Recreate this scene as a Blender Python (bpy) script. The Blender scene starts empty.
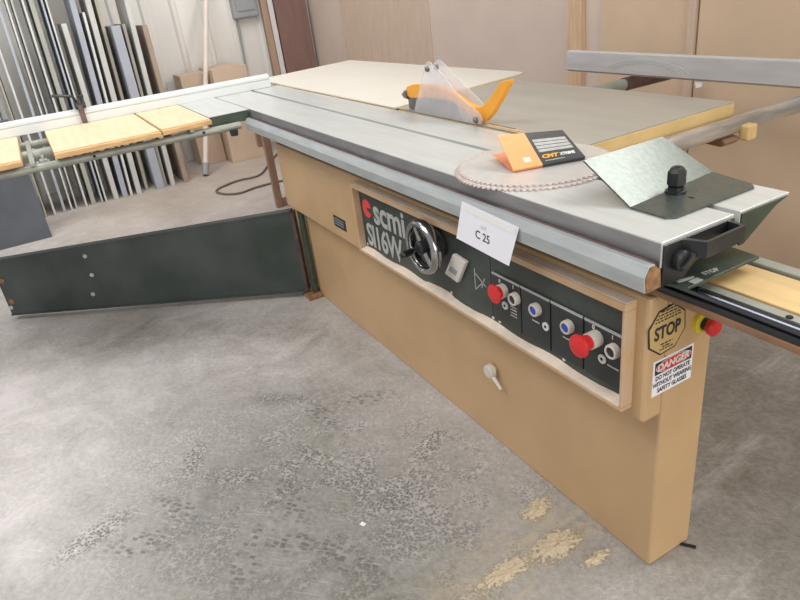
import bpy, bmesh, math, random
from mathutils import Vector, Matrix
random.seed(7)
SC = bpy.context.scene
COL = SC.collection
PI = math.pi

# ------------------------------------------------------------------ camera
F_PX = 647.0
EX = Vector((0.49587904, -0.33759346, 0.80008414))
EY = Vector((0.86042554, 0.31551717, -0.40014598))
EZ = Vector((-0.11735362, 0.88683683, 0.44693239))
CAM = Vector((0.785, -1.004, 1.43))

def at(px, py, axis, val):
    """point where the sight line of a photo pixel meets the plane axis = val"""
    d = Vector((px - 400.0, -(py - 300.0), -F_PX))
    r = Vector((EX.dot(d), EY.dot(d), EZ.dot(d)))
    t = (val - CAM[axis]) / r[axis]
    return CAM + r * t

cd = bpy.data.cameras.new('camera')
cam = bpy.data.objects.new('camera', cd)
COL.objects.link(cam)
cd.sensor_width = 36.0
cd.lens = F_PX / 800.0 * 36.0
cd.clip_start = 0.05
m3 = Matrix((EX, EY, EZ))
cam.matrix_world = Matrix.Translation(CAM) @ m3.to_4x4()
SC.camera = cam
SC.view_settings.view_transform = 'Standard'
SC.view_settings.look = 'None'
SC.view_settings.gamma = 1.0
SC.view_settings.use_curve_mapping = False
SC.view_settings.exposure = 0.12

# ------------------------------------------------------------------ materials
def lin(c):
    out = []
    for v in c:
        v = v / 255.0
        out.append(v / 12.92 if v <= 0.04045 else ((v + 0.055) / 1.055) ** 2.4)
    return (*out, 1.0)

def mat(name, rgb, rough=0.6, metal=0.0, var=0.08, scale=8.0, bump=0.0, stretch=(1, 1, 1), rgb2=None, spec=0.5, detail=5.0, contrast=(0.35, 0.65)):
    """procedural surface: a colour broken up by noise in object space"""
    m = bpy.data.materials.new(name)
    m.use_nodes = True
    nt = m.node_tree; N = nt.nodes; Lk = nt.links
    b = N['Principled BSDF']
    b.inputs['Roughness'].default_value = rough
    b.inputs['Metallic'].default_value = metal
    b.inputs['Specular IOR Level'].default_value = spec
    tc = N.new('ShaderNodeTexCoord')
    mp = N.new('ShaderNodeMapping'); mp.inputs['Scale'].default_value = stretch
    Lk.new(tc.outputs['Object'], mp.inputs['Vector'])
    nz = N.new('ShaderNodeTexNoise'); nz.inputs['Scale'].default_value = scale; nz.inputs['Detail'].default_value = detail
    Lk.new(mp.outputs['Vector'], nz.inputs['Vector'])
    rp = N.new('ShaderNodeValToRGB')
    c1 = lin(rgb)
    c2 = lin(rgb2) if rgb2 else tuple(min(1, v * (1 + var)) for v in c1[:3]) + (1,)
    c0 = c1 if rgb2 else tuple(v * (1 - var) for v in c1[:3]) + (1,)
    rp.color_ramp.elements[0].position = contrast[0]; rp.color_ramp.elements[0].color = c0
    rp.color_ramp.elements[1].position = contrast[1]; rp.color_ramp.elements[1].color = c2
    Lk.new(nz.outputs['Fac'], rp.inputs['Fac'])
    Lk.new(rp.outputs['Color'], b.inputs['Base Color'])
    if bump:
        bp = N.new('ShaderNodeBump'); bp.inputs['Strength'].default_value = bump; bp.inputs['Distance'].default_value = 0.004
        Lk.new(nz.outputs['Fac'], bp.inputs['Height']); Lk.new(bp.outputs['Normal'], b.inputs['Normal'])
    return m

M = {}
M['beige'] = mat('beige_enamel', (198, 165, 124), 0.42, var=0.05, scale=5)
M['beige_dusty'] = mat('dusty_beige_enamel', (196, 160, 120), 0.6, var=0.1, scale=14, rgb2=(200, 172, 144))
M['orange_beam'] = mat('worn_orange_enamel', (138, 104, 78), 0.45, var=0.12, scale=10)
M['yellow'] = mat('ochre_enamel', (206, 176, 122), 0.5, var=0.06, scale=9)
M['board_yellow'] = mat('yellow_cover_board', (216, 184, 128), 0.5, var=0.1, scale=4, stretch=(1, 6, 6))
M['alu'] = mat('brushed_aluminium_table', (200, 203, 200), 0.32, 0.25, var=0.05, scale=5, stretch=(1, 8, 1))
M['alu_side'] = mat('extruded_aluminium', (146, 144, 146), 0.4, 0.4, var=0.12, scale=7, stretch=(1, 6, 6))
M['rail'] = mat('painted_grey_rail', (176, 181, 182), 0.38, 0.1, var=0.08, scale=9, stretch=(1, 4, 4))
M['rod'] = mat('rusty_guide_rod', (98, 80, 78), 0.4, 0.5, var=0.25, scale=25)
M['rust'] = mat('rusty_cut_end', (150, 112, 78), 0.8, 0.1, var=0.3, scale=60)
M['iron'] = mat('ground_cast_iron', (170, 166, 156), 0.42, 0.2, var=0.06, scale=4, stretch=(1, 3, 1))
M['cream'] = mat('cream_melamine', (218, 213, 202), 0.45, var=0.02, scale=3)
M['cream_edge'] = mat('cream_edge_band', (222, 198, 150), 0.5, var=0.05, scale=9)
M['panel'] = mat('dark_green_panel', (58, 65, 61), 0.45, var=0.25, scale=9)
M['plate'] = mat('black_button_plate', (45, 49, 49), 0.4, var=0.2, scale=12)
M['dkgreen'] = mat('dark_green_enamel', (58, 70, 58), 0.4, var=0.2, scale=14)
M['arm'] = mat('scuffed_dark_green_arm', (50, 60, 55), 0.42, var=0.3, scale=4, rgb2=(72, 78, 78), detail=9)
M['platelight'] = mat('grey_green_steel', (90, 97, 92), 0.3, 0.5, var=0.14, scale=90, bump=0.05)
M['black'] = mat('black_plastic', (38, 40, 42), 0.35, var=0.15, scale=20)
M['dark'] = mat('dark_recess', (30, 28, 27), 0.8, var=0.1)
M['chrome'] = mat('chrome', (176, 176, 178), 0.18, 1.0, var=0.05, scale=20)
M['steel'] = mat('saw_blade_steel', (220, 220, 217), 0.3, 0.5, var=0.04, scale=30)
M['barsteel'] = mat('dark_ground_bar', (96, 98, 104), 0.22, 1.0, var=0.05, scale=20)
M['dustlip'] = mat('sawdust_film', (232, 216, 198), 0.85, var=0.06, scale=30)
M['tooth'] = mat('dull_blade_rim', (212, 196, 190), 0.5, 0.3, var=0.1, scale=60)
M['tube'] = mat('scratched_steel_tube', (190, 188, 186), 0.2, 0.7, var=0.3, scale=5, stretch=(7, 0.8, 7))
M['gtube'] = mat('grey_painted_tube', (150, 152, 142), 0.45, 0.2, var=0.12, scale=14)
M['ripalu'] = mat('dull_fence_aluminium', (192, 192, 194), 0.42, 0.15, var=0.06, scale=6, stretch=(1, 6, 6))
M['red'] = mat('red_plastic', (214, 42, 44), 0.4, var=0.06)
M['logored'] = mat('red_print', (222, 70, 70), 0.6, var=0.04)
M['blue'] = mat('blue_plastic', (48, 78, 190), 0.35, var=0.06)
M['ivory'] = mat('ivory_plastic', (214, 206, 198), 0.45, var=0.05)
M['white'] = mat('white_paint', (208, 210, 210), 0.45, var=0.02, scale=5)
M['paper'] = mat('white_paper', (240, 240, 248), 0.75, var=0.01)
M['tape'] = mat('clear_tape_strip', (240, 238, 236), 0.3, var=0.02)
M['ink'] = mat('dark_ink', (50, 48, 48), 0.7, var=0.05)
M['faint'] = mat('faint_grey_ink', (196, 196, 204), 0.7, var=0.02)
M['printgrey'] = mat('light_grey_print', (176, 178, 176), 0.6, var=0.08, scale=30)
M['printwhite'] = mat('white_print', (225, 225, 222), 0.6, var=0.04)
M['sticker'] = mat('gold_sticker', (206, 176, 116), 0.5, var=0.05)
M['dred'] = mat('red_sign_oval', (208, 44, 52), 0.5, var=0.04)
M['safety_yellow'] = mat('safety_yellow', (226, 206, 50), 0.4, var=0.05)
M['wood'] = mat('pale_board', (220, 198, 164), 0.6, var=0.06, scale=5, stretch=(1, 10, 6))
M['woodedge'] = mat('cut_board_edge', (200, 162, 112), 0.65, var=0.14, scale=12, stretch=(4, 1, 4))
M['brownwood'] = mat('brown_stained_wood', (158, 128, 108), 0.7, var=0.12, scale=6, stretch=(6, 6, 1))
M['cardboard'] = mat('brown_cardboard', (206, 184, 162), 0.8, var=0.05, scale=5)
M['orange'] = mat('orange_guard_arm', (240, 164, 46), 0.4, var=0.05)
M['cardorange'] = mat('orange_card', (240, 164, 104), 0.5, var=0.03)
M['cardorange2'] = mat('dusky_orange_card', (226, 150, 112), 0.6, var=0.03)
M['cardblack'] = mat('black_card', (62, 62, 62), 0.35, var=0.1)
M['cardgrey'] = mat('grey_print_band', (172, 172, 170), 0.5, var=0.08, scale=60)
M['riving'] = mat('dull_grey_knife', (118, 114, 114), 0.4, 0.5, var=0.2, scale=30)
M['pvc'] = mat('white_pipe', (218, 208, 198), 0.5, var=0.04)
M['grey'] = mat('grey_enamel', (150, 154, 158), 0.5, var=0.05)
M['cable'] = mat('grey_cable', (112, 104, 96), 0.6, var=0.08)
M['sawdust'] = mat('sawdust', (202, 186, 160), 0.95, var=0.12, scale=120, bump=0.5)
M['slate'] = mat('slate_blue_panel', (84, 88, 94), 0.6, var=0.12, scale=5)
M['browntrim'] = mat('dark_brown_panel', (128, 100, 92), 0.6, var=0.08, scale=4, stretch=(6, 6, 1))
M['tanslat'] = mat('tan_slat', (172, 144, 124), 0.6, var=0.08, scale=4, stretch=(6, 6, 1))
M['whiteslat'] = mat('white_slat', (214, 210, 212), 0.5, var=0.04)
M['stud'] = mat('pine_stud', (208, 176, 146), 0.7, var=0.12, scale=5, stretch=(10, 10, 1))
M['fibre'] = mat('tan_fibreboard', (206, 182, 156), 0.8, var=0.05, scale=3)
M['ply'] = mat('brown_plywood', (200, 178, 160), 0.75, var=0.06, scale=6, stretch=(6, 6, 0.7))
for i, c in enumerate([(190, 190, 186), (172, 178, 188), (206, 206, 202), (164, 164, 154), (178, 172, 158), (160, 142, 126), (164, 168, 178), (152, 146, 136)]):
    M['sheet%d' % i] = mat('sheet_edge_%d' % i, c, 0.6, var=0.08, scale=4)

def clear_plastic():
    m = bpy.data.materials.new('scuffed_clear_plastic'); m.use_nodes = True
    nt = m.node_tree; N = nt.nodes; Lk = nt.links
    b = N['Principled BSDF']; out = N['Material Output']
    b.inputs['Base Color'].default_value = lin((244, 242, 244)); b.inputs['Roughness'].default_value = 0.3
    tr = N.new('ShaderNodeBsdfTransparent'); tr.inputs['Color'].default_value = (0.95, 0.94, 0.95, 1)
    nz = N.new('ShaderNodeTexNoise'); nz.inputs['Scale'].default_value = 25
    mr = N.new('ShaderNodeMapRange'); mr.inputs['To Min'].default_value = 0.22; mr.inputs['To Max'].default_value = 0.34
    mx = N.new('ShaderNodeMixShader')
    tc = N.new('ShaderNodeTexCoord')
    Lk.new(tc.outputs['Object'], nz.inputs['Vector']); Lk.new(nz.outputs['Fac'], mr.inputs['Value']); Lk.new(mr.outputs['Result'], mx.inputs['Fac'])
    Lk.new(tr.outputs[0], mx.inputs[1]); Lk.new(b.outputs[0], mx.inputs[2]); Lk.new(mx.outputs[0], out.inputs['Surface'])
    return m
M['clear'] = clear_plastic()

# ------------------------------------------------------------------ mesh building
def ragged(m):
    '''sawdust thins out to single grains towards the rim of a patch'''
    nt = m.node_tree; N = nt.nodes; Lk = nt.links; b = N['Principled BSDF']; out = N['Material Output']
    tc = N.new('ShaderNodeTexCoord')
    mp = N.new('ShaderNodeMapping'); mp.inputs['Location'].default_value = (-1, -1, 0); mp.inputs['Scale'].default_value = (2, 2, 0)
    Lk.new(tc.outputs['Generated'], mp.inputs['Vector'])
    ln = N.new('ShaderNodeVectorMath'); ln.operation = 'LENGTH'; Lk.new(mp.outputs[0], ln.inputs[0])
    nz = N.new('ShaderNodeTexNoise'); nz.inputs['Scale'].default_value = 70; nz.inputs['Detail'].default_value = 8; nz.inputs['Roughness'].default_value = 0.7
    Lk.new(tc.outputs['Object'], nz.inputs['Vector'])
    ad = N.new('ShaderNodeMath'); ad.operation = 'MULTIPLY_ADD'; ad.inputs[1].default_value = 2.6
    Lk.new(nz.outputs['Fac'], ad.inputs[0]); 
    mg = N.new('ShaderNodeMath'); mg.operation = 'MULTIPLY_ADD'; mg.inputs[1].default_value = -1.25; mg.inputs[2].default_value = -0.15
    Lk.new(ln.outputs['Value'], mg.inputs[0]); Lk.new(mg.outputs[0], ad.inputs[2])
    rp = N.new('ShaderNodeMapRange'); rp.inputs['From Min'].default_value = 0.35; rp.inputs['From Max'].default_value = 0.65; Lk.new(ad.outputs[0], rp.inputs['Value'])
    tr = N.new('ShaderNodeBsdfTransparent'); mx = N.new('ShaderNodeMixShader')
    Lk.new(rp.outputs['Result'], mx.inputs['Fac']); Lk.new(tr.outputs[0], mx.inputs[1]); Lk.new(b.outputs[0], mx.inputs[2]); Lk.new(mx.outputs[0], out.inputs['Surface'])
ragged(M['sawdust'])

# ------------------------------------------------------------------ mesh building
class MB:
    def __init__(s): s.v = []; s.f = []
    def add(s, vs, fs):
        o = len(s.v); s.v += [Vector(v) for v in vs]; s.f += [[i + o for i in f] for f in fs]; return s
    def box(s, x0, x1, y0, y1, z0, z1):
        return s.add([(x0, y0, z0), (x1, y0, z0), (x1, y1, z0), (x0, y1, z0), (x0, y0, z1), (x1, y0, z1), (x1, y1, z1), (x0, y1, z1)],
                     [(0, 3, 2, 1), (4, 5, 6, 7), (0, 1, 5, 4), (1, 2, 6, 5), (2, 3, 7, 6), (3, 0, 4, 7)])
    def prism(s, pts, axis, a0, a1):
        def P(p, a):
            if axis == 'x': return (a, p[0], p[1])
            if axis == 'y': return (p[0], a, p[1])
            return (p[0], p[1], a)
        n = len(pts)
        vs = [P(p, a0) for p in pts] + [P(p, a1) for p in pts]
        fs = [tuple(range(n - 1, -1, -1)), tuple(range(n, 2 * n))] + [(i, (i + 1) % n, n + (i + 1) % n, n + i) for i in range(n)]
        return s.add(vs, fs)
    def hull(s, bottom, top):
        n = len(bottom)
        return s.add(list(bottom) + list(top), [tuple(range(n - 1, -1, -1)), tuple(range(n, 2 * n))] + [(i, (i + 1) % n, n + (i + 1) % n, n + i) for i in range(n)])
    def lathe(s, p0, axis, prof, n=28):
        """profile of (distance along axis, radius) turned about an axis"""
        a = Vector(axis).normalized(); p0 = Vector(p0)
        u = a.orthogonal().normalized(); w = a.cross(u)
        o = len(s.v)
        for h, r in prof:
            for k in range(n):
                t = 2 * PI * k / n
                s.v.append(p0 + a * h + (u * math.cos(t) + w * math.sin(t)) * r)
        for j in range(len(prof) - 1):
            for k in range(n):
                s.f.append([o + j * n + k, o + j * n + (k + 1) % n, o + (j + 1) * n + (k + 1) % n, o + (j + 1) * n + k])
        s.f.append([o + k for k in range(n - 1, -1, -1)])
        s.f.append([o + (len(prof) - 1) * n + k for k in range(n)])
        return s
    def cyl(s, p0, p1, r, r2=None, n=24):
        p0 = Vector(p0); p1 = Vector(p1)
        return s.lathe(p0, p1 - p0, [(0, r), ((p1 - p0).length, r if r2 is None else r2)], n)
    def tube(s, pts, r, n=10):
        pts = [Vector(p) for p in pts]; o = len(s.v); m = len(pts)
        up = Vector((0, 0, 1))
        for i, p in enumerate(pts):
            t = (pts[min(i + 1, m - 1)] - pts[max(i - 1, 0)]).normalized()
            u = t.cross(up)
            if u.length < 1e-4: u = Vector((1, 0, 0))
            u.normalize(); w = u.cross(t)
            for k in range(n):
                a = 2 * PI * k / n
                s.v.append(p + (u * math.cos(a) + w * math.sin(a)) * r)
        for i in range(m - 1):
            for k in range(n):
                s.f.append([o + i * n + k, o + i * n + (k + 1) % n, o + (i + 1) * n + (k + 1) % n, o + (i + 1) * n + k])
        s.f.append([o + k for k in range(n - 1, -1, -1)]); s.f.append([o + (m - 1) * n + k for k in range(n)])
        return s
    def torus(s, c, axis, R, r, n=40, k=12, sx=1.0):
        a = Vector(axis).normalized(); u = a.orthogonal().normalized(); w = a.cross(u); c = Vector(c); o = len(s.v)
        for i in range(n):
            t = 2 * PI * i / n; d = u * math.cos(t) + w * math.sin(t)
            for j in range(k):
                q = 2 * PI * j / k
                s.v.append(c + d * (R + r * math.cos(q)) + a * (r * sx * math.sin(q)))
        for i in range(n):
            for j in range(k):
                s.f.append([o + i * k + j, o + ((i + 1) % n) * k + j, o + ((i + 1) % n) * k + (j + 1) % k, o + i * k + (j + 1) % k])
        return s

def world_of(o):
    p = Vector((0, 0, 0))
    while o is not None:
        p += o.location; o = o.parent
    return p

def build(name, mb, m, parent=None, bevel=0.0, smooth=False, origin=None, seg=2):
    me = bpy.data.meshes.new(name)
    org = world_of(parent) if parent else (Vector(origin) if origin is not None else Vector((0, 0, 0)))
    me.from_pydata([v - org for v in mb.v], [], mb.f)
    bm = bmesh.new(); bm.from_mesh(me); bmesh.ops.recalc_face_normals(bm, faces=bm.faces); bm.to_mesh(me); bm.free()
    me.materials.append(M[m] if isinstance(m, str) else m)
    o = bpy.data.objects.new(name, me); COL.objects.link(o)
    if parent: o.parent = parent
    else: o.location = org
    if smooth:
        for p in me.polygons: p.use_smooth = True
        md = o.modifiers.new('edges', 'EDGE_SPLIT'); md.split_angle = math.radians(35)
    if bevel:
        md = o.modifiers.new('bevel', 'BEVEL'); md.width = bevel; md.segments = seg; md.limit_method = 'ANGLE'; md.angle_limit = math.radians(35)
    return o

def tag(o, label, cat, group=None):
    o['label'] = label; o['category'] = cat
    if group: o['group'] = group
    return o

def thing(name, loc, label, cat, group=None):
    o = bpy.data.objects.new(name, None); COL.objects.link(o); o.location = loc; o.empty_display_size = 0.05
    return tag(o, label, cat, group)

def struct(name, mb, m, bevel=0.0):
    o = build(name, mb, m, None, bevel); o['kind'] = 'structure'; return o

def text_mb(body, size, frame, bold=0.0, depth=0.0006, shear=0.0, align='CENTER', sx=1.0, spacing=1.0):
    """letters as a mesh; frame = (origin, right, up)"""
    cu = bpy.data.curves.new('lettering', 'FONT'); cu.body = body; cu.size = size; cu.offset = bold; cu.extrude = depth
    cu.shear = shear; cu.align_x = align; cu.align_y = 'CENTER'; cu.resolution_u = 3; cu.space_character = spacing
    ob = bpy.data.objects.new('lettering', cu); COL.objects.link(ob)
    dg = bpy.context.evaluated_depsgraph_get(); dg.update()
    me = bpy.data.meshes.new_from_object(ob.evaluated_get(dg))
    o, r, u = [Vector(q) for q in frame]; n = r.cross(u)
    mb = MB(); mb.add([o + r * (v.co.x * sx) + u * v.co.y + n * v.co.z for v in me.vertices], [list(p.vertices) for p in me.polygons])
    bpy.data.objects.remove(ob); bpy.data.curves.remove(cu); bpy.data.meshes.remove(me)
    return mb

# ------------------------------------------------------------------ the room
def floor_material():
    m = bpy.data.materials.new('dusty_concrete'); m.use_nodes = True
    nt = m.node_tree; N = nt.nodes; Lk = nt.links
    b = N['Principled BSDF']
    geo = N.new('ShaderNodeNewGeometry')
    def math_(op, a, c=None, clamp=False):
        n = N.new('ShaderNodeMath'); n.operation = op; n.use_clamp = clamp
        for i, q in enumerate((a, c)):
            if q is None: continue
            if isinstance(q, (int, float)): n.inputs[i].default_value = q
            else: Lk.new(q, n.inputs[i])
        return n.outputs[0]
    def mapping(loc, rot, sc, typ='TEXTURE', src=None):
        n = N.new('ShaderNodeMapping'); n.vector_type = typ
        n.inputs['Location'].default_value = loc; n.inputs['Rotation'].default_value = (0, 0, rot); n.inputs['Scale'].default_value = sc
        Lk.new(src or geo.outputs['Position'], n.inputs['Vector']); return n.outputs[0]
    def noise(scale, detail=6, vec=None, dist=0.0, rough=0.55):
        n = N.new('ShaderNodeTexNoise'); n.inputs['Scale'].default_value = scale; n.inputs['Detail'].default_value = detail
        n.inputs['Distortion'].default_value = dist; n.inputs['Roughness'].default_value = rough
        Lk.new(vec or geo.outputs['Position'], n.inputs['Vector']); return n.outputs['Fac']
    def ramp(v, a, c):
        n = N.new('ShaderNodeMapRange'); n.clamp = True
        n.inputs['From Min'].default_value = a; n.inputs['From Max'].default_value = c
        Lk.new(v, n.inputs['Value']); return n.outputs['Result']
    def mixc(f, c1, c2):
        n = N.new('ShaderNodeMix'); n.data_type = 'RGBA'
        if isinstance(f, (int, float)): n.inputs['Factor'].default_value = f
        else: Lk.new(f, n.inputs['Factor'])
        for i, c in ((6, c1), (7, c2)):
            if isinstance(c, tuple): n.inputs[i].default_value = c
            else: Lk.new(c, n.inputs[i])
        return n.outputs[2]
    def blob(x, y, rot, rx, ry, soft=0.35):
        v = mapping((x, y, 0), rot, (rx, ry, 1))
        ln = N.new('ShaderNodeVectorMath'); ln.operation = 'LENGTH'; Lk.new(v, ln.inputs[0])
        return ramp(ln.outputs['Value'], 1.0 + soft * 0.4, 1.0 - soft)
    big = noise(1.1, 7, dist=0.5); mid = noise(6.5, 10, dist=1.1, rough=0.68); fine = noise(55, 10, rough=0.75); grit = noise(160, 4)
    # how much dust lies on the slab: thick in the walked aisle, thin where it is swept; the arm's shadow is mixed in
    swept = blob(1.0, 1.1, 0.25, 1.75, 1.3, 0.5)
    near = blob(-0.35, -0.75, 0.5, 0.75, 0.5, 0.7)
    dust = math_('ADD', math_('MULTIPLY', big, 0.55), math_('MULTIPLY', mid, 0.45))
    dust = ramp(dust, 0.33, 0.63)
    dust = math_('ADD', math_('MULTIPLY', dust, 0.62), 0.32)
    dust = math_('SUBTRACT', dust, math_('MULTIPLY', swept, 0.40))
    arm_shade = blob(-2.35, -0.95, 0.98, 1.1, 0.22, 0.8)  # shadow of the support arm, painted on the floor as a darker band
    dust = math_('SUBTRACT', dust, math_('MULTIPLY', arm_shade, 0.28))
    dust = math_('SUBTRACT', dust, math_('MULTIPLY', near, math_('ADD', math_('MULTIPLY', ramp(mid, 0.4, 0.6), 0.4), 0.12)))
    walked = blob(-0.85, -0.6, 0.6, 0.95, 0.55, 0.8); bright = blob(-2.1, -1.5, 0.3, 1.0, 0.7, 0.9)
    dust = math_('ADD', math_('SUBTRACT', dust, math_('MULTIPLY', walked, 0.13)), math_('MULTIPLY', bright, 0.22))
    # broom streaks across the swept part
    sv = mapping((0, 0, 0), 0.05, (0.22, 1.6, 1))
    streak = ramp(noise(2.2, 8, sv, rough=0.65), 0.55, 0.68)
    dust = math_('ADD', dust, math_('MULTIPLY', math_('MULTIPLY', streak, swept), 0.8))
    dust = math_('ADD', dust, math_('MULTIPLY', math_('SUBTRACT', fine, 0.5), 1.0), True)
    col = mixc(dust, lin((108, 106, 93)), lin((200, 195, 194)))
    # tan sawdust film beside the saw
    film = math_('MULTIPLY', blob(-0.21, -0.22, 1.62, 0.34, 0.13, 0.9), ramp(noise(9, 10, mapping((0, 0, 0), -0.05, (0.6, 1.8, 1)), dist=0.8, rough=0.7), 0.42, 0.62))
    col = mixc(math_('MULTIPLY', film, 0.55), col, lin((208, 186, 146)))
    film2 = math_('MULTIPLY', blob(-4.9, 0.1, 0.2, 1.2, 1.6, 0.6), 0.4)
    col = mixc(film2, col, lin((196, 174, 152)))
    # shoe and caster prints: tread cells pressed into the dust
    vo = N.new('ShaderNodeTexVoronoi'); vo.inputs['Scale'].default_value = 115; vo.feature = 'F1'
    Lk.new(geo.outputs['Position'], vo.inputs['Vector'])
    cells = ramp(vo.outputs['Distance'], 0.36, 0.52)
    v2 = N.new('ShaderNodeTexVoronoi'); v2.inputs['Scale'].default_value = 70; v2.distance = 'CHEBYCHEV'; v2.inputs['Randomness'].default_value = 0.7
    Lk.new(mapping((0, 0, 0), 0.7, (1.7, 1, 1)), v2.inputs['Vector'])
    bars = math_('SUBTRACT', 1.0, ramp(v2.outputs['Distance'], 0.26, 0.44))
    prints = [(-1.03, -0.80, 0.9, .15, .05), (-0.98, -0.99, 0.5, .14, .05), (-1.04, -1.24, 1.9, .15, .055), (-0.67, -0.86, 2.4, .16, .055),
              (-0.92, -0.53, 0.3, .17, .05), (-1.145, -0.265, 1.2, .14, .05), (-1.34, -0.50, 0.8, .16, .04), (-0.48, -0.63, 0.4, .16, .06),
              (-0.756, -0.20, 2.2, .12, .05), (-0.81, -0.685, 0.0, .15, .055), (-0.594, -0.404, 1.4, .17, .06), (-1.15, -0.42, 0.2, .13, .05),
              (-0.75, -0.45, 2.7, .16, .055), (-0.9, -1.1, 1.2, .16, .06), (-1.2, -0.9, 2.6, .14, .05), (-0.62, -0.72, 1.0, .14, .05)]
    msum = None; k = 0; msum2 = None
    for (x, y, r, a, c) in prints:
        bl = blob(x, y, r, a, c, 0.5)
        if k % 2: msum2 = bl if msum2 is None else math_('MAXIMUM', msum2, bl)
        else: msum = bl if msum is None else math_('MAXIMUM', msum, bl)
        k += 1
    patch = ramp(noise(6.5, 6, dist=0.8), 0.46, 0.58)
    tread_zone = math_('MULTIPLY', blob(-0.80, -0.55, 0.75, 0.85, 0.52, 0.8), patch)
    t1 = math_('MULTIPLY', math_('MAXIMUM', msum, tread_zone), math_('SUBTRACT', 1.0, cells))
    t2 = math_('MULTIPLY', msum2, bars)
    tread = math_('MULTIPLY', math_('MAXIMUM', t1, t2), ramp(fine, 0.25, 0.5))
    col = mixc(math_('MULTIPLY', tread, 0.85), col, lin((98, 95, 95)))
    pale = math_('MULTIPLY', math_('MULTIPLY', ramp(vo.outputs['Distance'], 0.55, 0.72), math_('MAXIMUM', msum, tread_zone)), ramp(fine, 0.42, 0.6))
    col = mixc(math_('MULTIPLY', pale, 0.4), col, lin((222, 217, 212)))
    smear = math_('MULTIPLY', math_('MAXIMUM', blob(-1.33, -0.47, 1.05, .22, .05, .8), blob(-0.98, -0.9, 2.7, .2, .035, .8)), ramp(noise(30, 5), 0.35, 0.6))
    col = mixc(math_('MULTIPLY', smear, 0.7), col, lin((122, 120, 118)))
    scr = ramp(noise(9, 6, mapping((0, 0, 0), 0.8, (1.2, 0.06, 1))), 0.60, 0.68)
    col = mixc(math_('MULTIPLY', scr, 0.22), col, lin((220, 216, 210)))
    Lk.new(col, b.inputs['Base Color'])
    Lk.new(math_('ADD', math_('MULTIPLY', dust, 0.45), 0.33, True), b.inputs['Roughness'])
    b.inputs['Specular IOR Level'].default_value = 0.4
    bp = N.new('ShaderNodeBump'); bp.inputs['Strength'].default_value = 0.25; bp.inputs['Distance'].default_value = 0.003
    Lk.new(math_('ADD', grit, math_('MULTIPLY', tread, -1.0)), bp.inputs['Height']); Lk.new(bp.outputs['Normal'], b.inputs['Normal'])
    return m

WX, WY = -6.0, 1.78
fl = MB().box(WX, 4.5, -6.0, WY, -0.1, 0.0)
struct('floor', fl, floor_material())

# left wall: ribbed light sheet metal
rib = []
y = -6.0
while y < WY - 0.3:
    rib += [(y, 0.0), (y + 0.20, 0.0), (y + 0.222, 0.018), (y + 0.248, 0.018), (y + 0.27, 0.0)]
    y += 0.27
rib.append((WY + 0.06, 0.0))
poly = [(WX + d, yy) for yy, d in rib] + [(WX - 0.1, WY + 0.06), (WX - 0.1, -6.0)]
M['ribbed'] = mat('ribbed_wall_metal', (222, 220, 216), 0.5, 0.05, var=0.05, scale=2.5, stretch=(1, 3, .4))
struct('wall_left', MB().prism(poly, 'z', 0.0, 2.7), 'ribbed')
M['hard'] = mat('pinkish_hardboard', (206, 190, 178), 0.8, var=0.05, scale=2.2, detail=8)
struct('wall_back', MB().box(WX, 4.5, WY, WY + 0.06, 0.0, 2.3), 'hard')
# boards and studs fixed on the back wall
def wallx(px, py=40): return at(px, py, 1, WY)[0]
struct('trim_1', MB().box(wallx(345), wallx(432), WY - 0.006, WY, 0.0, 2.3), 'ply')
struct('trim_2', MB().box(at(567, 20, 1, WY - 0.035).x, at(581, 20, 1, WY - 0.035).x, WY - 0.035, WY, 0.0, 2.3), 'stud', 0.003)
struct('trim_3', MB().box(wallx(602), wallx(689), WY - 0.012, WY, 0.0, 2.3), 'fibre', 0.002)
struct('trim_4', MB().box(wallx(690), wallx(697), WY - 0.03, WY, 0.0, 2.3), 'ply', 0.003)
struct('trim_5', MB().box(wallx(699), 4.0, WY - 0.012, WY, 0.0, 2.3), 'fibre', 0.002)

# ------------------------------------------------------------------ table saw
TZ = 0.95
saw = thing('table_saw', (-1.1, 0.1, 0), 'long beige sliding table saw with dark green control panel and grey cast iron top', 'table saw')
build('base_cabinet', MB().box(-2.31, 0.0, 0.0, 0.148, 0.0, 0.795), 'beige', saw, 0.006)
build('upper_housing', MB().prism([(-2.20, 0.484), (-0.0, 0.484), (0.0, 0.795), (-2.20, 0.795)], 'y', -0.058, 0.002), 'beige', saw, 0.008)
# sheet metal bezel standing out round the control panel
bz = MB()
X0, X1, Z0, Z1, YF, YB = -1.325, -0.033, 0.512, 0.781, -0.09, -0.056
bz.box(X0, X1, YF, YB, Z1 - 0.018, Z1); bz.box(X0, X1, YF, YB, Z0, Z0 + 0.010)
bz.box(X0, X0 + 0.010, YF, YB, Z0 + 0.010, Z1 - 0.018); bz.box(X1 - 0.008, X1, YF, YB, Z0 + 0.010, Z1 - 0.018)
bzo = build('bezel', bz, 'beige_dusty', saw, 0.002)
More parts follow.
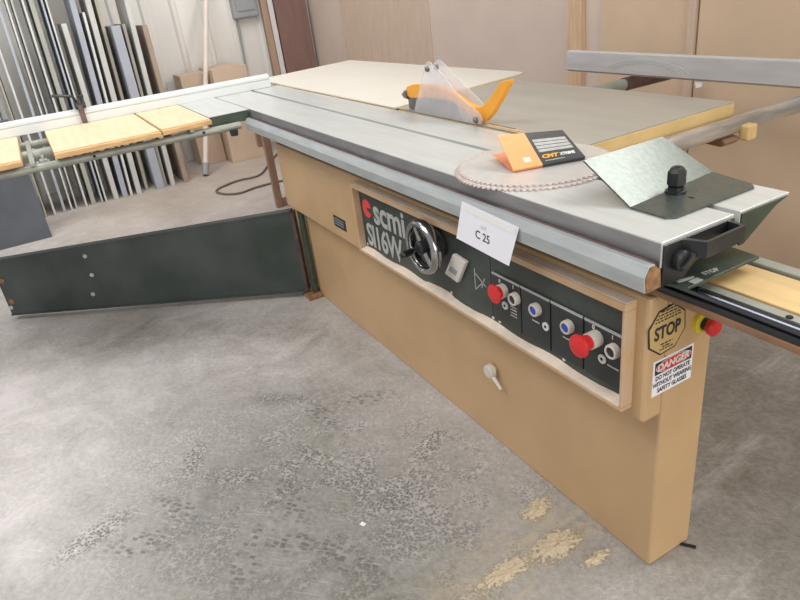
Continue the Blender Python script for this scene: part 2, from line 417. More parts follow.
# sawdust lying along the lower lip of the bezel
dl = MB(); nseg = 60; lo = []; hi = []
for k in range(nseg + 1):
    x = X0 + 0.011 + (X1 - X0 - 0.021) * k / nseg
    hgt = 0.007 + 0.004 * math.sin(k * 0.55) + (0.006 if 0.34 < k / nseg < 0.46 else 0.0)
    lo.append(x); hi.append(Z0 + 0.0105 + max(0.004, hgt))
for k in range(nseg):
    a_, c_ = lo[k], lo[k + 1]; zb_ = Z0 + 0.0102
    dl.hull([(a_, YF + 0.001, zb_), (c_, YF + 0.001, zb_), (c_, -0.0642, zb_), (a_, -0.0642, zb_)], [(a_, YF + 0.001, zb_ + 0.002), (c_, YF + 0.001, zb_ + 0.002), (c_, -0.0642, hi[k + 1]), (a_, -0.0642, hi[k])])
build('dusty_lip', dl, 'dustlip', bzo)
build('dusty_ledge', MB().box(X0 + 0.002, X1 - 0.002, YF + 0.004, -0.0585, Z1, Z1 + 0.0012), 'dustlip', bzo)
PY = -0.064
cp = build('control_panel', MB().box(X0 + 0.011, X1 - 0.009, PY, -0.057, Z0 + 0.011, Z1 - 0.0185), 'panel', saw)
RX, UZ = (1, 0, 0), (0, 0, 1)
def ftext(body, size, x, z, bold, y=PY - 0.0008, sx=1.0, spacing=1.0, align='CENTER'):
    return text_mb(body, size, ((x, y, z), RX, UZ), bold, 0.0005, 0, align, sx, spacing)
build('lettering', ftext('scmi', 0.134, -1.215, 0.690, 0.003, align='LEFT', sx=0.98, spacing=0.96), 'printgrey', cp)
build('lettering', ftext('SI16W', 0.120, -1.290, 0.584, 0.0028, align='LEFT', sx=0.86, spacing=0.90), 'printgrey', cp)
lg = []
for k in range(41):
    t = math.radians(-8 + 0) + (2 * PI - math.radians(40)) * k / 40 + math.radians(20)
    lg.append((-1.262 + 0.033 * math.cos(t), 0.690 + 0.034 * math.sin(t)))
lg += [(-1.266, 0.686), (-1.262, 0.694)]
build('logo', MB().prism(lg, 'y', PY - 0.0012, PY), 'logored', cp)
for x, z in ((-1.300, 0.541), (-0.735, 0.543), (-0.525, 0.541), (-0.495, 0.541), (-0.24, 0.541), (-0.93, 0.752)):
    build('screw', MB().lathe((x, PY, z), (0, -1, 0), [(0, 0.005), (0.002, 0.005), (0.003, 0.0035)], 12), 'ivory', cp)
build('panel_seam', MB().box(-0.5265, -0.5245, PY - 0.0006, PY, Z0 + 0.011, Z1 - 0.0185), 'dark', cp)
sym = MB()
def vline(mb, x0, z0, x1, z1, w=0.0022, y=PY):
    d = Vector((x1 - x0, 0, z1 - z0)); n = Vector((-d.z, 0, d.x)).normalized() * w
    a = Vector((x0, y, z0)); c = Vector((x1, y, z1)); e = Vector((0, -0.0008, 0))
    mb.hull([a - n, c - n, c + n, a + n], [a - n + e, c - n + e, c + n + e, a + n + e])
vline(sym, -0.603, 0.602, -0.603, 0.668, .0015); vline(sym, -0.603, 0.602, -0.562, 0.640, .0015); vline(sym, -0.603, 0.655, -0.552, 0.628, .0015); vline(sym, -0.572, 0.618, -0.556, 0.652, .0015)
build('tilt_symbol', sym, 'printgrey', cp)
# dial window
dw = build('dial_window', MB().prism([(-0.745, 0.608), (-0.678, 0.600), (-0.625, 0.684), (-0.690, 0.690)], 'y', PY - 0.014, PY), 'ivory', saw, 0.003)
build('scale_plate', MB().prism([(-0.718, 0.628), (-0.682, 0.624), (-0.670, 0.642), (-0.706, 0.646)], 'y', PY - 0.0155, PY - 0.0138), 'grey', dw)
# button plates, buttons
def plate(x0, x1):
    p = build('button_plate', MB().box(x0, x1, PY - 0.004, PY, 0.545, 0.686), 'plate', saw, 0.001)
    build('plate_rim', MB().box(x0, x1, PY - 0.006, PY - 0.003, 0.684, 0.690), 'printgrey', p)
    return p
PX = [(-0.514, -0.398), (-0.394, -0.286), (-0.281, -0.174), (-0.168, -0.048)]
plates = [plate(*q) for q in PX]
def button(x, z, cap, name='push_button'):
    b_ = build(name, MB().lathe((x, PY - 0.004, z), (0, -1, 0), [(0, 0.0175), (0.013, 0.0175), (0.016, 0.0155), (0.016, 0.0125), (0.011, 0.0125)], 28), 'ivory', saw, smooth=True)
    build('cap', MB().lathe((x, PY - 0.012, z), (0, -1, 0), [(0, 0.0124), (0.004, 0.0124), (0.005, 0.010)], 24), cap, b_, smooth=True)
button(-0.414, 0.646, 'black'); button(-0.332, 0.647, 'blue'); button(-0.218, 0.646, 'blue'); button(-0.077, 0.645, 'black')
def mush(x, z, L, R):
    b_ = build('emergency_stop_button', MB().lathe((x, PY - 0.004, z), (0, -1, 0), [(0, 0.020), (L * 0.45, 0.020), (L * 0.45, 0.016), (L * .6, 0.016)], 28), 'ivory', saw, smooth=True)
    build('mushroom_cap', MB().lathe((x, PY - 0.004, z), (0, -1, 0), [(L * .42, 0.0165), (L * 0.78, 0.019), (L * 0.84, R * .85), (L * 0.9, R), (L, R * 0.97), (L * 1.06, R * 0.7), (L * 1.08, 0.002)], 32), 'red', b_, smooth=True)
mush(-0.466, 0.650, 0.034, 0.027); mush(-0.130, 0.653, 0.058, 0.028)
for x, z in ((-0.462, 0.606), (-0.300, 0.610), (-0.112, 0.606)):
    d_ = build('indicator_disc', MB().lathe((x, PY - 0.004, z), (0, -1, 0), [(0, 0.0115), (0.003, 0.0115)], 24), 'printwhite', saw)
    build('disc_centre', MB().lathe((x, PY - 0.007, z), (0, -1, 0), [(0, 0.004), (0.0008, 0.004)], 12), 'ink', d_)
def cap_text(p, body, size, x, z): build('lettering', ftext(body, size, x, z, 0.0003, PY - 0.0048), 'printwhite', p)
cap_text(plates[0], '0', 0.014, -0.482, 0.672); cap_text(plates[0], 'I', 0.014, -0.425, 0.674)
cap_text(plates[3], '0', 0.016, -0.141, 0.676); cap_text(plates[3], 'I', 0.015, -0.084, 0.674)
def microprint(p, x0, x1, zs):
    mb = MB()
    for z in zs:
        x = x0
        while x < x1:
            w = random.uniform(0.004, 0.009)
            mb.box(x, min(x + w, x1), PY - 0.0048, PY - 0.0038, z, z + random.uniform(0.0026, 0.0046)); x += w
    build('small_print', mb, 'printgrey', p)
microprint(plates[0], -0.440, -0.414, (0.612, 0.603, 0.594, 0.585))
microprint(plates[1], -0.352, -0.325, (0.606,)); microprint(plates[2], -0.240, -0.213, (0.606,)); microprint(plates[3], -0.097, -0.064, (0.596,))
# handwheel
HW = Vector((-0.785, -0.118, 0.697))
hw = build('handwheel', MB().torus(HW, (0, 1, 0), 0.074, 0.012, 48, 14, 1.5), 'chrome', saw, smooth=True)
for ang in (125, -55, 205):
    a = math.radians(ang); d = Vector((math.cos(a), 0, math.sin(a)))
    build('spoke', MB().cyl(HW + d * 0.012, HW + d * 0.070, 0.010, 0.007, 14), 'chrome' if ang != 205 else 'black', hw, smooth=True)
build('hub', MB().lathe(HW + Vector((0, 0.055, 0)), (0, -1, 0), [(0, 0.032), (0.03, 0.032), (0.04, 0.024), (0.07, 0.022), (0.075, 0.016)], 28), 'black', hw, smooth=True)
build('dial_disc', MB().lathe(HW + Vector((0, 0.052, 0)), (0, -1, 0), [(0, 0.046), (0.008, 0.046), (0.012, 0.042)], 36), 'plate', hw, smooth=True)
g0 = HW + Vector((-0.060, -0.012, -0.030))
build('crank_grip', MB().lathe(g0, Vector((0.75, -1, 0.30)), [(0, 0.006), (0.004, 0.011), (0.045, 0.013), (0.065, 0.010), (0.07, 0.004)], 18), 'black', hw, smooth=True)
# nameplate, lock lever
np_ = build('nameplate', MB().box(-1.612, -1.500, -0.061, -0.057, 0.533, 0.580), 'plate', saw, 0.001)
npl = MB()
for z in (0.545, 0.556, 0.567): npl.box(-1.602, -1.515, -0.0616, -0.0606, z, z + 0.004)
build('small_print', npl, 'grey', np_)
lv = build('lock_lever', MB().lathe((-0.624, 0.001, 0.292), (0, -1, 0), [(0, 0.008), (0.012, 0.008), (0.012, 0.022), (0.028, 0.022), (0.031, 0.018)], 24), 'ivory', saw, smooth=True)
build('lever_arm', MB().cyl((-0.616, -0.020, 0.284), (-0.570, -0.020, 0.252), 0.008, 0.005, 12), 'ivory', lv, smooth=True)
# stickers on the end face (x = 0)
YR = (0, 1, 0)
oc = []
for k in range(8):
    t = math.radians(22.5 + 45 * k + 6); oc.append((-0.002 + 0.060 * math.cos(t), 0.706 + 0.060 * math.sin(t)))
st = build('stop_sticker', MB().prism(oc, 'x', 0.0, 0.0010), 'ink', saw)
oc2 = [(-0.002 + (a + 0.002) * 0.93, 0.706 + (b_ - 0.706) * 0.93) for a, b_ in oc]
build('sticker_face', MB().prism(oc2, 'x', 0.0010, 0.0016), 'sticker', st)
build('lettering', text_mb('STOP', 0.043, ((0.0022, -0.002, 0.704), YR, UZ), 0.0012, 0.0004, 0, 'CENTER', 0.76, 1.0), 'ink', st)
for rows in (((0.753, .022), (0.746, .03), (0.739, .036), (0.732, .038)), ((0.674, .018), (0.667, .012), (0.661, .02))):
    sp = MB()
    for z, hw_ in rows:
        y = -0.002 - hw_
        while y < -0.002 + hw_:
            w = random.uniform(0.004, 0.011); sp.box(0.0016, 0.0022, y, min(y + w, -0.002 + hw_), z, z + 0.0030); y += w + 0.003
    build('small_print', sp, 'ink', st)
dg_ = build('danger_sticker', MB().box(0.0, 0.0010, -0.036, 0.089, 0.546, 0.637), 'paper', saw)
build('sign_header', MB().box(0.0010, 0.0016, -0.031, 0.084, 0.601, 0.632), 'ink', dg_)
ov = [(0.0265 + 0.0535 * math.cos(2 * PI * k / 36), 0.6165 + 0.0142 * math.sin(2 * PI * k / 36)) for k in range(36)]
ovw = [(0.0265 + 0.0553 * math.cos(2 * PI * k / 36), 0.6165 + 0.0158 * math.sin(2 * PI * k / 36)) for k in range(36)]
build('oval_rim', MB().prism(ovw, 'x', 0.0016, 0.0019), 'printwhite', dg_)
build('red_oval', MB().prism(ov, 'x', 0.0019, 0.0022), 'dred', dg_)
build('lettering', text_mb('DANGER', 0.0245, ((0.0027, 0.0245, 0.6165), YR, UZ), 0.0008, 0.0003, 0.1, 'CENTER', 1.0), 'printwhite', dg_)
for i, s_ in enumerate(('DO NOT OPERATE', 'WITHOUT WEARING', 'SAFETY GLASSES')):
    build('lettering', text_mb(s_, 0.0155, ((0.0014, 0.0265, 0.5905 - 0.0165 * i), YR, UZ), 0.0003, 0.0003, 0, 'CENTER', 0.82), 'ink', dg_)
es = build('emergency_stop_button', MB().lathe((0.0, 0.102, 0.686), (1, 0, 0), [(0, 0.025), (0.010, 0.025), (0.013, 0.020)], 30), 'safety_yellow', saw, smooth=True)
build('stem', MB().lathe((0.012, 0.102, 0.686), (1, 0, 0), [(0, 0.015), (0.016, 0.015)], 24), 'black', es, smooth=True)
build('mushroom_cap', MB().lathe((0.024, 0.102, 0.686), (1, 0, 0), [(0, 0.015), (0.004, 0.019), (0.014, 0.021), (0.019, 0.016), (0.021, 0.003)], 30), 'red', es, smooth=True)
build('anchor_bolt', MB().cyl((0.0, 0.118, 0.004), (0.030, 0.140, 0.004), 0.004, None, 10), 'dark', saw)
# hollow body under the cast iron top
build('main_body', MB().box(-1.95, -0.95, 0.20, 0.80, 0.0, 0.894), 'beige', saw, 0.006)
top_out = [(-2.15, 0.276), (-0.532, 0.276), (-0.532, 0.915), (-2.15, 0.915)]
st_ = build('saw_table', MB().prism(top_out, 'z', 0.895, 0.9465), 'yellow', saw, 0.003)
top_in = [(-2.15, 0.277), (-0.5335, 0.277), (-0.5335, 0.9135), (-2.15, 0.9135)]
build('table_top', MB().prism(top_in, 'z', 0.9465, TZ), 'iron', st_)
build('blade_slot', MB().box(-1.00, -0.86, 0.303, 0.308, TZ, TZ + 0.0006), 'dark', st_)
ins = MB().box(-1.02, -0.80, 0.2885, 0.302, TZ, TZ + 0.0008)
build('table_insert', ins, 'woodedge', st_)
# fence tubes running out from the iron top
build('guide_tube', MB().cyl((-0.500, 0.30, 0.888), (-0.500, 2.0 - 0.30, 0.888), 0.027, None, 28), 'tube', saw, smooth=True)
build('guide_tube', MB().cyl((-1.315, 0.85, 0.885), (-1.315, 1.62, 0.885), 0.025, None, 28), 'gtube', saw, smooth=True)
build('shaded_tube_end', MB().cyl((-1.315, 1.27, 0.885), (-1.315, 1.60, 0.885), 0.0285, None, 28), 'rod', saw, smooth=True)  # dark cylinder standing in for the rip fence's shade on the tube
br = MB()
build('bracket_clamp', MB().prism([(-0.56, 0.840), (-0.485, 0.836), (-0.468, 0.850), (-0.480, 0.861), (-0.56, 0.862)], 'y', 0.80, 0.872), 'orange_beam', saw, 0.006)
br.box(-0.480, -0.445, 0.872, 0.915, 0.845, 0.893)
build('tube_bracket', br, 'yellow', saw, 0.006)
# carriage beam
cb = build('carriage_beam', MB().box(-2.28, 1.6, -0.050, 0.185, 0.801, 0.815), 'orange_beam', saw, 0.003)
build('side_strip', MB().box(-2.28, 1.6, -0.047, -0.012, 0.815, 0.827), 'black', cb, 0.002)
build('guide_bar', MB().cyl((-2.28, -0.034, 0.836), (1.6, -0.034, 0.836), 0.011, None, 24), 'barsteel', cb, smooth=True)
build('track_strip', MB().box(-2.28, 1.6, -0.012, 0.028, 0.815, 0.825), 'gtube', cb, 0.002)
build('cover_board', MB().box(-2.28, 1.6, 0.034, 0.150, 0.815, 0.826), 'board_yellow', cb, 0.002)
build('rear_strip', MB().box(-2.28, 1.6, 0.153, 0.185, 0.815, 0.832), 'gtube', cb, 0.003)
for x in (0.235, 0.62): build('track_screw', MB().lathe((x, 0.012, 0.825), (0, 0, 1), [(0, 0.006), (0.002, 0.006), (0.003, 0.004)], 14), 'dark', cb)

# ------------------------------------------------------------------ sliding table
XR = 0.06
sl = thing('sliding_table', (-1.1, 0.07, 0.83), 'long pale aluminium sliding table with a lengthwise slot and grey rail in front', 'sliding table')
build('front_beam', MB().prism([(-0.110, 0.900), (-0.110, TZ), (0.088, TZ), (0.088, 0.925), (0.08, 0.895), (-0.09, 0.895)], 'x', -2.93, XR), 'alu', sl, 0.0015)
build('rear_beam', MB().prism([(0.106, 0.925), (0.106, TZ), (0.258, TZ), (0.256, 0.944), (0.215, 0.936), (0.122, 0.878), (0.106, 0.878)], 'x', -2.93, XR), 'alu', sl, 0.0012)
build('web', MB().box(-2.93, XR - 0.09, 0.060, 0.122, 0.845, 0.926), 'alu_side', sl)
build('rear_end_cap', MB().prism([(0.108, 0.880), (0.122, 0.880), (0.214, 0.937), (0.250, 0.9455), (0.108, 0.9455)], 'x', XR, XR + 0.004), 'dkgreen', sl)
build('skirt', MB().prism([(-0.1125, 0.898), (-0.1125, 0.9485), (-0.110, 0.9485), (-0.110, 0.898)], 'x', -2.30, XR), 'alu_side', sl)
rl = build('guide_rail', MB().prism([(-0.146, 0.8605), (-0.150, 0.893), (-0.138, 0.9135), (-0.124, 0.9135), (-0.118, 0.903), (-0.118, 0.8605)], 'x', -2.299, XR), 'rail', sl, 0.0012)
build('rusty_end', MB().prism([(-0.144, 0.862), (-0.148, 0.892), (-0.137, 0.911), (-0.125, 0.911), (-0.112, 0.900), (-0.108, 0.864)], 'x', XR - 0.001, XR + 0.003), 'rust', rl)
build('guide_rod', MB().cyl((-2.31, -0.1195, 0.908), (XR - 0.002, -0.1195, 0.908), 0.0085, None, 14), 'rod', sl, smooth=True)
# end bracket, clamp knob, handle, foot plate
build('end_bracket', MB().prism([(-0.106, 0.862), (-0.106, 0.944), (0.086, 0.944), (0.086, 0.912), (-0.02, 0.886), (-0.05, 0.862)], 'x', XR, XR + 0.004), 'black', sl, 0.001)
ck = build('clamp_knob', MB().lathe((XR + 0.004, -0.068, 0.908), (1, 0, 0), [(0, 0.021), (0.014, 0.021), (0.018, 0.017), (0.018, 0.004)], 28), 'black', sl, smooth=True)
build('knob_grip', MB().prism([(-0.080, 0.895), (-0.050, 0.917), (-0.054, 0.923), (-0.084, 0.901)], 'x', XR + 0.020, XR + 0.030), 'black', ck, 0.002)
hd = MB()
zt, zb = 0.944, 0.913
o_ = [(XR + 0.004, -0.062), (XR + 0.044, -0.044), (XR + 0.040, 0.066), (XR + 0.004, 0.072)]
i_ = [(XR + 0.004, -0.050), (XR + 0.037, -0.037), (XR + 0.034, 0.059), (XR + 0.004, 0.064)]
n_ = 4
for j in range(3):
    q = [o_[j], o_[j + 1], i_[j + 1], i_[j]]
    hd.prism(q, 'z', zb, zt)
build('handle', hd, 'black', sl)
fp = build('foot_plate', MB().prism([(-0.085, 0.0), (0.0, 0.0)], 'x', 0, 0) if False else MB().hull(
    [(XR - 0.06, -0.092, 0.850), (XR + 0.028, -0.064, 0.850), (XR + 0.030, 0.138, 0.850), (XR - 0.06, 0.145, 0.850)],
    [(XR - 0.06, -0.092, 0.856), (XR + 0.028, -0.064, 0.856), (XR + 0.030, 0.138, 0.856), (XR - 0.06, 0.145, 0.856)]), 'dkgreen', sl, 0.001)
build('lettering', text_mb('STOP', 0.016, ((XR + 0.012, 0.018, 0.8564), (0.12, 0.99, 0), (-0.99, 0.12, 0)), 0.0006, 0.0003), 'printgrey', fp)
am = MB().hull([(XR + .012, -.045, .8561), (XR + .026, -.045, .8561), (XR + .026, -.02, .8561), (XR + .012, -.02, .8561)], [(XR + .012, -.045, .8567), (XR + .026, -.045, .8567), (XR + .026, -.02, .8567), (XR + .012, -.02, .8567)])
am.hull([(XR - .006, -.06, .8561), (XR + .004, -.06, .8561), (XR + .010, -.025, .8561), (XR + .004, -.018, .8561)], [(XR - .006, -.06, .8567), (XR + .004, -.06, .8567), (XR + .010, -.025, .8567), (XR + .004, -.018, .8567)])
build('hand_symbol', am, 'printgrey', fp)

# ------------------------------------------------------------------ crosscut table, fence and swing arm on the left
cc = thing('crosscut_table', (-2.6, -0.7, 0.88), 'crosscut outrigger table with pale wooden boards on grey tubes, left of sliding table', 'crosscut table')
build('end_block', MB().box(-2.92, -2.303, -0.308, -0.119, 0.902, 0.948), 'dkgreen', cc, 0.002)
build('end_plate', MB().box(-2.92, -2.300, -0.309, -0.1185, 0.948, 0.951), 'alu', cc)
def board(y0, y1, xf, xf2):
    pts = [(-2.90, y0), (xf, y0), (xf2, y1), (-2.90, y1)]
    b_ = build('board', MB().prism(pts, 'z', 0.926, 0.9465), 'woodedge', cc, 0.003)
    build('board_face', MB().prism([(-2.899, y0 + .002), (xf - 0.035, y0 + .002), (xf2 - 0.022, y1 - .002), (-2.899, y1 - .002)], 'z', 0.9465, 0.951), 'wood', b_, 0.002)
board(-1.75, -1.095, -2.20, -2.20); board(-0.975, -0.545, -2.195, -2.205); board(-0.537, -0.312, -2.215, -2.245)
build('front_tube', MB().cyl((-2.255, -1.75, 0.900), (-2.255, -0.185, 0.896), 0.0165, None, 20), 'gtube', cc, smooth=True)
build('rear_tube', MB().cyl((-2.86, -1.75, 0.905), (-2.86, -0.25, 0.905), 0.018, None, 20), 'gtube', cc, smooth=True)
build('middle_tube', MB().cyl((-2.55, -1.75, 0.902), (-2.55, -0.25, 0.902), 0.026, None, 20), 'gtube', cc, smooth=True)
build('cross_bar', MB().box(-2.88, -2.23, -1.072, -1.052, 0.912, 0.926), 'gtube', cc, 0.002)
build('cross_bar', MB().box(-2.88, -2.23, -0.42, -0.40, 0.912, 0.926), 'gtube', cc, 0.002)
tb = MB().cyl((-2.38, -1.02, 0.893), (-2.38, -1.02, 0.925), 0.006, None, 10); tb.box(-2.40, -2.36, -1.035, -1.005, 0.897, 0.907)
build('clamp_bolt', tb, 'rail', cc)
build('adjusting_knob', MB().cyl((-2.24, -0.225, 0.858), (-2.24, -0.225, 0.882), 0.017, 0.020, 20), 'black', cc, smooth=True)
for y in (-0.83, -0.36):
    build('tube_screw', MB().cyl((-2.2395, y, 0.900), (-2.2365, y, 0.900), 0.006, None, 12), 'dark', cc)

fn = thing('crosscut_fence', (-2.93, -0.7, 0.951), 'long white crosscut fence standing across the far ends of the wooden boards', 'fence')
build('fence_profile', MB().prism([(-2.945, 0.9512), (-2.905, 0.9512), (-2.905, 0.990), (-2.911, 0.993), (-2.905, 0.996), (-2.905, 1.008), (-2.915, 1.010), (-2.918, 1.020), (-2.945, 1.020)], 'y', -1.75, 0.212), 'white', fn, 0.001)
build('scale_strip', MB().box(-2.916, -2.9045, -1.75, 0.210, 0.9512, 0.9535), 'alu', fn)
sp_ = thing('fence_stop', (-2.9, -0.79, 0.951), 'small dark flip stop clamped over the white crosscut fence', 'stop')
build('clamp_body', MB().prism([(-2.96, 1.0202), (-2.955, 1.056), (-2.89, 1.052), (-2.89, 1.030), (-2.897, 1.0202)], 'y', -0.805, -0.755), 'black', sp_, 0.004)
build('stop_arm', MB().box(-2.9025, -2.888, -0.795, -0.770, 0.9535, 1.040), 'rod', sp_, 0.002)
build('lever', MB().tube([(-2.92, -0.79, 1.050), (-2.915, -0.80, 1.083), (-2.90, -0.83, 1.092), (-2.89, -0.89, 1.103)], 0.0075), 'black', sp_, smooth=True)
build('thumb_screw', MB().lathe((-2.92, -0.765, 1.052), (0, 0, 1), [(0, 0.006), (0.02, 0.006), (0.02, 0.014), (0.03, 0.014)], 14), 'black', sp_, smooth=True)

ar = thing('support_arm', (-2.15, -0.06, 0.0), 'dark green swing support arm low above the floor, hinged at the left cabinet corner', 'support arm')
p0 = Vector((-2.15, -0.065, 0)); p1 = Vector((-3.056, -1.438, 0)); u = (p1 - p0).normalized(); L_ = (p1 - p0).length
nb = Vector((u.y, -u.x, 0))
if nb.x > 0: nb = -nb          # away from the camera side
def arm_pt(s, z, d): q = p0 + u * s + nb * d; return Vector((q.x, q.y, z))
prof = [(0.0, 0.030), (L_, 0.030), (L_, 0.348), (0.0, 0.468)]
build('arm_body', MB().hull([arm_pt(s, z, 0) for s, z in prof], [arm_pt(s, z, 0.05) for s, z in prof]), 'arm', ar, 0.004)
lip = [(0.0, 0.462), (L_, 0.342), (L_, 0.350), (0.0, 0.470)]
build('top_flange', MB().hull([arm_pt(s, z, -0.006) for s, z in lip], [arm_pt(s, z, 0.02) for s, z in lip]), 'arm', ar, 0.001)
lip = [(0.0, 0.028), (L_, 0.028), (L_, 0.036), (0.0, 0.036)]
build('bottom_flange', MB().hull([arm_pt(s, z, -0.006) for s, z in lip], [arm_pt(s, z, 0.02) for s, z in lip]), 'arm', ar, 0.001)
for s, z, r in ((1.114, 0.331, .011), (1.114, 0.224, .011), (1.146, 0.114, .011), (1.63, 0.075, .011), (1.615, 0.11, .014), (1.618, 0.235, .014)):
    q = arm_pt(s, z, 0)
    build('bolt', MB().lathe(q, -nb, [(0, r), (0.004, r), (0.005, r * .6), (0.003, r * .35)], 18), 'rail' if r < .012 else 'rust', ar, smooth=True)
hz = [arm_pt(-0.012, 0.03, 0.0), arm_pt(0.006, 0.03, 0.0), arm_pt(0.006, 0.46, 0.0), arm_pt(-0.012, 0.46, 0.0)]
build('worn_end', MB().hull([q - nb * 0.002 for q in hz], [q + nb * 0.045 for q in hz]), 'rod', ar, 0.002)
build('hinge_post', MB().cyl((-2.128, -0.024, 0.012), (-2.128, -0.024, 0.465), 0.015, None, 18), 'dkgreen', ar, smooth=True)
build('hinge_foot', MB().box(-2.165, -2.085, -0.078, -0.002, 0.0, 0.022), 'rust', ar, 0.003)

# ------------------------------------------------------------------ things on the tables
SZ = 0.957
q1, q2, q3, q4 = [at(px, py, 2, SZ) for px, py in ((400, 106), (526, 72), (350, 60), (266, 78))]
x_l, x_r, y_f, y_b = q3.x, q1.x, 0.262, q2.y
def toward(a, b_, d): v = (b_ - a); return a + v * (d / v.length)
R0 = 0.05
e1 = toward(q2, q1, R0); e2 = toward(q2, q3, R0)
rnd_ = [((1 - t) ** 2 * e1 + 2 * t * (1 - t) * q2 + t * t * e2) for t in [k / 6 for k in range(7)]]
pts = [(q4.x, 0.262), (q1.x + 0.01, 0.262), (q1.x, q1.y)] + [(v.x, v.y) for v in rnd_] + [(q3.x, q3.y)]
ms = thing('melamine_sheet', ((x_l + x_r) / 2, (y_f + y_b) / 2, TZ), 'big cream melamine sheet lying on the saw table behind the blade guard', 'sheet')
build('sheet_core', MB().prism(pts, 'z', TZ + 0.0004, SZ - 0.002), 'cream_edge', ms)
build('sheet_face', MB().prism(pts, 'z', SZ - 0.002, SZ), 'cream', ms)

sd = thing('wooden_stand', (-3.6, 0.6, 0), 'brown wooden stand with thin legs under the cream sheet, behind the saw', 'stand')
for x0, y0 in ((-3.755, 0.345), (-3.755, 0.86), (-3.19, 0.86), (-3.19, 0.345)):
    build('leg', MB().box(x0, x0 + 0.04, y0, y0 + 0.05, 0.0, 0.80), 'brownwood', sd, 0.003)
build('runner', MB().box(-3.75, -3.72, 0.395, 0.86, 0.01, 0.06), 'brownwood', sd, 0.003)
build('brace', MB().box(-3.905, -3.865, 0.345, 0.395, 0.43, 0.80), 'brownwood', sd, 0.003)
build('top_board', MB().box(-3.92, -3.13, 0.33, 0.93, 0.80, 0.825), 'brownwood', sd, 0.003)
build('riser', MB().box(-3.20, -3.14, 0.45, 0.85, 0.825, 0.9500), 'brownwood', sd, 0.003)

# blade guard: traced outline on vertical planes above the blade
gd = thing('blade_guard', (-1.25, 0.30, TZ), 'clear plastic blade guard with an orange curved arm, standing over the blade slot', 'blade guard')
def outline(pxs, yv): return [(at(px, py, 1, yv).x, max(TZ + 0.0015, at(px, py, 1, yv).z)) for px, py in pxs]
near = [(427.5, 61.4), (430, 62.5), (443.7, 76), (455, 92), (479.5, 114), (482, 119), (481, 124.5), (476, 126.5), (452, 121.5), (416, 116.5), (414.5, 108.5), (419, 90.6), (424.5, 65)]
far = [(437.0, 59.6), (440, 60.5), (447, 67), (484, 105), (489, 112), (488, 118), (483, 122), (455, 116), (424, 110), (423, 104), (428, 86), (434, 63)]
build('shield_panel', MB().prism(outline(near, 0.272), 'y', 0.272, 0.276), 'clear', gd)
build('shield_panel', MB().prism(outline(far, 0.324), 'y', 0.324, 0.328), 'clear', gd)
org = [(406.5, 93), (409, 86), (414, 84.2), (421, 84), (434, 85), (447, 88.5), (458, 94), (468, 102), (476, 106.5), (484, 106.2), (490, 100), (503, 81), (511.5, 79.5), (511, 83), (504, 97), (494, 114), (488, 120.5), (483, 122.5), (478, 119), (468, 111), (457, 102.5), (447, 99), (430, 98), (412, 97.5)]
build('guard_arm', MB().prism(outline(org, 0.30), 'y', 0.290, 0.311), 'orange', gd, 0.003)
kn_ = [(408.5, 97), (430, 98), (447, 99), (455, 103), (460, 111), (464, 121), (440, 118.5), (413, 114.5), (410, 108)]
build('riving_knife', MB().prism(outline(kn_, 0.30), 'y', 0.297, 0.304), 'riving', gd)
tp = at(405, 93, 1, 0.30)
build('nose_pin', MB().lathe((tp.x + 0.035, 0.30, tp.z - 0.002), (-1, 0, -0.1), [(0, 0.02), (0.03, 0.016), (0.04, 0.006), (0.06, 0.003)], 14), 'riving', gd, smooth=True)
for px, py, yv, dy in ((427.5, 69, 0.272, -1), (436.5, 67.5, 0.324, -1), (476, 120, 0.272, -1)):
    q = at(px, py, 1, yv)
    build('bolt', MB().lathe((q.x, yv + 0.004, q.z), (0, dy, 0), [(0, 0.010), (0.009, 0.010), (0.012, 0.007)], 16), 'riving', gd, smooth=True)

# rip fence on the tubes
rf = thing('rip_fence', (-0.9, 1.32, 0.914), 'long grey aluminium rip fence lying across the rear guide tubes', 'rip fence')
build('fence_bar', MB().prism([(1.300, 0.924), (1.300, 1.006), (1.302, 1.008), (1.326, 1.008), (1.326, 0.916), (1.310, 0.916), (1.310, 0.924)], 'x', -1.706, 0.9), 'ripalu', rf, 0.0015)
build('fence_cap', MB().box(-1.700, 0.9, 1.303, 1.325, 1.008, 1.0095), 'white', rf)
arc = MB()
for rr in (0.150, 0.165, 0.185):
    ps = [Vector((-1.225 + rr * 1.25 * math.cos(t), 1.2996, 0.918 + rr * 0.36 * math.sin(t))) for t in [PI * (0.12 + 0.76 * k / 24) for k in range(25)]]
    arc.tube(ps, 0.0011, 6)
build('saw_scratches', arc, 'rail', rf)
build('paper_scrap', MB().hull([(-0.995, 1.318, .9155), (-0.955, 1.318, .9155), (-0.962, 1.318, .892), (-0.985, 1.318, .886)], [(-0.995, 1.320, .9155), (-0.955, 1.320, .9155), (-0.962, 1.320, .892), (-0.985, 1.320, .886)]), 'paper', rf)

